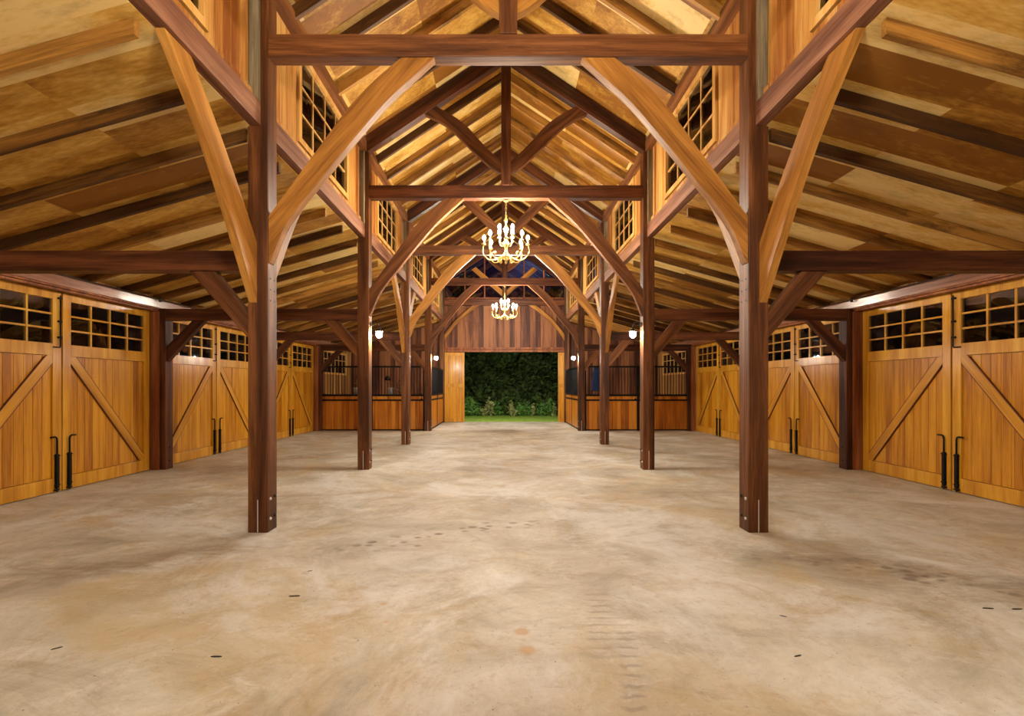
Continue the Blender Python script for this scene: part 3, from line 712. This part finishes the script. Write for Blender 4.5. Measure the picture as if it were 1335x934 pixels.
# ------------------------------------------------------------------ lamps
def chandelier(i):
    y = TY[i] - .025
    lab = {0:'brass chandelier above the viewer, out of frame', 2:'nearer, larger-looking brass chandelier under the second tie beam', 4:'farther, smaller-looking brass chandelier under the fourth tie beam'}[i]
    t = thing('chandelier', lab, 'chandelier', (0, y, 3.62), group='brass chandeliers')
    m = MB().lathe([(.004,0),(.02,.01),(.03,.03),(.018,.05),(.05,.08),(.075,.12),(.06,.16),(.03,.19),(.022,.26),(.04,.32),(.055,.38),(.03,.44),(.018,.50),(.03,.58),(.05,.62),(.03,.66),(.014,.70),(.03,.75),(.035,.78),(.012,.82),(.022,.86),(.004,.90)], seg=14)
    obj('column', m, M_brass, t)
    ch = MB(); z = .895
    for k in range(5):
        pts = []
        for q in range(13):
            a = 2*math.pi*q/12; u = .014*math.cos(a); w = .028*math.sin(a)
            pts.append((u if k % 2 else 0, 0 if k % 2 else u, z+.024+w))
        ch.tube(pts, .004, 5); z += .047
    ch.lathe([(.045,0),(.045,.012),(.01,.03)], (0,0,1.105), 12)
    obj('chain', ch, M_brass, t)
    def arm(ang, R, zc, sc):
        pr = [(.05,.14),(.13,.10),(.22,.07),(.32,.09),(R+.02,.19),(R+.02,.28),(R,zc)] if sc else [(.03,.36),(.07,.33),(.12,.35),(R+.01,.44),(R,zc)]
        sm_ = smooth([(r, 0, z) for r, z in pr], 4)
        a = MB().tube(sm_, .010 if sc else .008, 7)
        if sc:   # scrolls above and below the arm
            a.tube([( .27+.035*(1-q/14)*math.cos(q*.75), 0, .145+.035*(1-q/14)*math.sin(q*.75)) for q in range(14)], .006, 6)
            a.tube([( .13+.035*(1-q/14)*math.cos(2+q*.75), 0, .06+.035*(1-q/14)*math.sin(2+q*.75)) for q in range(14)], .007, 6)
        a.lathe([(.008,-.02),(.03,-.005),(.038,.008),(.034,.012),(.012,.014)], (R,0,zc), 10)
        o = obj('arm', a, M_brass, t); o.rotation_euler = (0,0,ang)
        c = obj('candle', MB().lathe([(.011,0),(.011,.075)], (R,0,zc+.012), 8), M_candle, o)
        b = obj('bulb', MB().lathe([(.010,0),(.024,.016),(.028,.036),(.021,.060),(.005,.085)], (R,0,zc+.087), 8), M_bulb, o)
    for k in range(8): arm(math.pi*2*(k+.0)/8, .385, .34, True)
    for k in range(4): arm(math.pi*2*(k+.5)/4, .16, .50, False)
def sconce(i, sx, nm):
    z = 2.38; t = thing('barn_lamp', 'bright lamp bracketed to the inner face of the %s %s nave post' % ({0:'out-of-frame', 2:'second', 4:'fourth'}[i], nm), 'lamp', (sx*XI, TY[i], z), group='post lamps')
    s = -sx
    p = MB().lathe([(.05,0),(.05,.012),(.03,.03),(.012,.035)], seg=14); o = obj('back_plate', p, M_bolt, t, (0,0,.17)); o.rotation_euler = (0, s*math.pi/2, 0)
    obj('arm', MB().tube(smooth([(s*.02,0,.17),(s*.07,0,.22),(s*.13,0,.20),(s*.155,0,.13),(s*.155,0,.09)],4), .009, 8), M_bolt, t)
    obj('cap', MB().lathe([(.074,.046),(.075,.052),(.055,.074),(.03,.088),(.012,.11)], (s*.155,0,0), 14), M_bolt, t)
    g = MB().lathe([(.012,-.062),(.036,-.052),(.052,-.028),(.057,.0),(.052,.028),(.040,.052)], (s*.155,0,0), 12); obj('glass_globe', g, M_globe, t)
for i in (0, 2, 4):
    chandelier(i)
    for sx, nm in ((-1,'left'), (1,'right')): sconce(i, sx, nm)

# ------------------------------------------------------------------ outside
def leafmesh(name, blobs, n, size, mat, seed):
    r = random.Random(seed); m = MB()
    tot = sum(b[3]*b[4]*b[5] for b in blobs)
    for (cx, cy, cz, rx, ry, rz) in blobs:
        for _ in range(int(n*rx*ry*rz/tot)):
            while True:
                p = Vector((r.uniform(-1,1), r.uniform(-1,1), r.uniform(-1,1)))
                if .35 < p.length < 1: break
            c = Vector((cx+p.x*rx, cy+p.y*ry, cz+p.z*rz))
            d = Vector((r.gauss(0,1), r.gauss(0,1), r.gauss(0,.7))).normalized(); e = d.cross(Vector((r.gauss(0,1), r.gauss(0,1), r.gauss(0,1)))).normalized()
            s_ = size*r.uniform(.6,1.4); k = len(m.v)
            m.v += [tuple(c-d*s_), tuple(c+e*s_*.38), tuple(c+d*s_), tuple(c-e*s_*.38)]; m.f.append((k,k+1,k+2,k+3)); m.sm.append(False)
    me = bpy.data.meshes.new(name); me.from_pydata(m.v, [], m.f); me.materials.append(mat); me.update(); return me
def crown(seed, h, w):
    r = random.Random(seed); out = []
    for k in range(16):
        z = h*(.12+.85*k/16); q = w*(1-.75*k/16)
        out.append((r.uniform(-.6,.6)*q, r.uniform(-.6,.6)*q, z, q*.55, q*.55, h*.11))
    return out
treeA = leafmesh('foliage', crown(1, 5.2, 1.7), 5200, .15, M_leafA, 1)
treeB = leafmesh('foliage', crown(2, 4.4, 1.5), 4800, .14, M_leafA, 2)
def tree(x, y, sc, me, rz, label, group):
    t = thing('leafy_tree', label, 'tree', (x, y, -.03), rz, group); t.scale = (sc,)*3
    link('foliage', me, None, t)
    tr = MB().tube([(0,0,0),(.03,.02,1.4),(-.02,.05,2.8),(.02,0,4.2)], [.12,.09,.06,.03], 8); obj('trunk', tr, M_bark, t)
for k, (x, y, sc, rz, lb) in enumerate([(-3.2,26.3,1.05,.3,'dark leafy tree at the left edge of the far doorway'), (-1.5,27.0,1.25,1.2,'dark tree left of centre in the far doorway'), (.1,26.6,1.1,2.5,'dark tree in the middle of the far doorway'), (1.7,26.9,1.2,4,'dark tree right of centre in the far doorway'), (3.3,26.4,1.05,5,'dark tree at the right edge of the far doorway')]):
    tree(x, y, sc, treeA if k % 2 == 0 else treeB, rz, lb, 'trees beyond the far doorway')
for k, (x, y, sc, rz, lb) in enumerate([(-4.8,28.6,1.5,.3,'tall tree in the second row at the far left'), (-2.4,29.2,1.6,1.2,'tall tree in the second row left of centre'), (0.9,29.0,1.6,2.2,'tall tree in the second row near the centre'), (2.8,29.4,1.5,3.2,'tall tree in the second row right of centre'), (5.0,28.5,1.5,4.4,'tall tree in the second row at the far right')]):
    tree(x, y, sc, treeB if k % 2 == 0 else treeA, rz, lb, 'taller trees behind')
shr = leafmesh('foliage', [(0,0,.22,.5,.4,.24),(.25,0,.42,.22,.22,.25),(-.2,.05,.5,.16,.2,.3)], 900, .075, M_leafB, 5)
pal = leafmesh('foliage', [(-.12,0,.3,.10,.12,.34),(.12,0,.26,.12,.12,.28),(.02,0,.45,.10,.1,.36),(.26,.05,.16,.12,.12,.18)], 260, .08, M_leafC, 6)
for k, (x, y, me, sc, lb) in enumerate([(-2.3,24.7,shr,1.3,'bright green bush at the left foot of the trees'), (-1.6,24.9,shr,1.2,'green bush beside the leftmost bush'), (-.75,24.6,pal,1.2,'pale yellow-green plant left of the doorway centre'), (-.3,25.1,shr,1.2,'green bush behind the pale plants'), (.35,24.6,pal,1.0,'pale plant near the doorway centre'), (.95,24.9,shr,1.1,'dark green bush right of centre'), (1.45,24.6,pal,.8,'low pale plant right of the doorway centre'), (2.1,24.7,shr,1.1,'green bush near the right edge of the doorway'), (2.5,24.6,pal,.8,'low pale plant at the right edge of the doorway')]):
    t = thing('garden_shrub', lb, 'shrub', (x, y, -.03), k*1.3, 'shrubs beyond the far doorway'); t.scale = (sc,)*3
    link('foliage', me, None, t)
    stt = MB()
    for q in range(5): a = q*1.26; stt.tube([(0,0,0),(.08*math.cos(a),.08*math.sin(a),.25),(.15*math.cos(a),.15*math.sin(a),.5)], .008, 5)
    obj('stems', stt, M_bark, t)
for k in range(14):
    sx = -1 if k % 2 else 1; y = 3 + (k//2)*3.1 + random.uniform(-.6,.6)
    tree(sx*(12.5+random.uniform(0,3)), y, random.uniform(.50,.74), (treeA, treeB)[k % 3 == 0], k*.9, 'dark tree outside, seen through the %s door windows' % ('left' if sx < 0 else 'right'), 'trees outside the %s doors' % ('left' if sx < 0 else 'right'))

def from_px(px, py):
    y = CH*F/(py-503.5); return ((px-656)*y/F+CX, y)
for px, py, L_, an, lb in ((384,778,.075,.1,'dark wood sliver on the floor between viewer and left post'), (74,846,.05,.7,'dark chip of wood on the floor near the bottom left corner'), (404,745,.035,.5,'tiny dark chip on the floor below the left post'),
                       (1288,794,.07,-.1,'long dark wood sliver on the floor near the right edge'), (1021,804,.04,-.5,'dark chip on the floor below the right post'), (1326,795,.07,.0,'dark sliver on the floor at the far right edge'), (1040,856,.05,.3,'dark crumb of wood right of the tyre marks'), (282,857,.06,0,'thin dark splinter on the floor left of centre')):
    x, y = from_px(px, py); m = MB(); w2 = L_*.08
    m.prism([(-L_/2,-w2*.3),(-L_*.2,-w2),(L_*.3,-w2*.8),(L_/2,0),(L_*.25,w2*.9),(-L_*.3,w2)], lambda a, b, q: (a, b, q), 0, w2*.9)
    o = obj('wood_chip', m, M_bolt, None, (x, y, .0005)); o.rotation_euler = (0,0,an); tag(o, lb, 'wood chip', 'wood chips on the floor')
for sx, nm in ((-1,'left'), (1,'right')):
    t = thing('outdoor_lamp', 'lamp fixed outside above the far doorway, on the %s' % nm, 'lamp', (sx*1.2, YF+.08, 3.35), group='outdoor lamps')
    obj('bracket', MB().tube(smooth([(0,0,.1),(0,.2,.2),(0,.36,.15),(0,.38,.06)],4), .012, 8).box(-.05,.05,0,.02,.02,.18), M_bolt, t)
    obj('shade', MB().lathe([(.15,-.04),(.13,.0),(.05,.06),(.02,.09)], (0,.38,0), 16), M_bolt, t)
    obj('bulb', MB().lathe([(.01,-.13),(.05,-.11),(.06,-.08),(.04,-.045)], (0,.38,0), 10), M_outb, t)

# ------------------------------------------------------------------ sky, camera
w = bpy.data.worlds.new('night'); S.world = w; w.use_nodes = True
N = w.node_tree.nodes; L = w.node_tree.links; bg = N['Background']
tc = N.new('ShaderNodeTexCoord'); mp = N.new('ShaderNodeMapping'); mp.inputs['Scale'].default_value = (1,1,2.5); mp.inputs['Location'].default_value = (.6,.35,.2); L.new(tc.outputs['Generated'], mp.inputs[0])
n = N.new('ShaderNodeTexNoise'); n.inputs['Scale'].default_value = 3.2; n.inputs['Detail'].default_value = 6; L.new(mp.outputs[0], n.inputs[0])
r = ramp(N, [(.46,(.0008,.0011,.004)), (.56,(.003,.004,.018)), (.64,(.07,.075,.17))]); L.new(n.outputs[0], r.inputs[0]); L.new(r.outputs[0], bg.inputs[0]); bg.inputs[1].default_value = .6

cam = bpy.data.cameras.new('camera'); co = bpy.data.objects.new('camera', cam); COL.objects.link(co); S.camera = co
cam.sensor_width = 36; cam.lens = 36*F/1335
cam.shift_x = (667.5-656)/1335; cam.shift_y = (503.5-467)/1335
co.location = (CX, 0, CH); co.rotation_euler = (math.pi/2, 0, 0); cam.clip_start = .05
S.view_settings.view_transform = 'Standard'; S.view_settings.look = 'None'; S.view_settings.gamma = 1
S.view_settings.use_curve_mapping = False
S.view_settings.exposure = 0.98
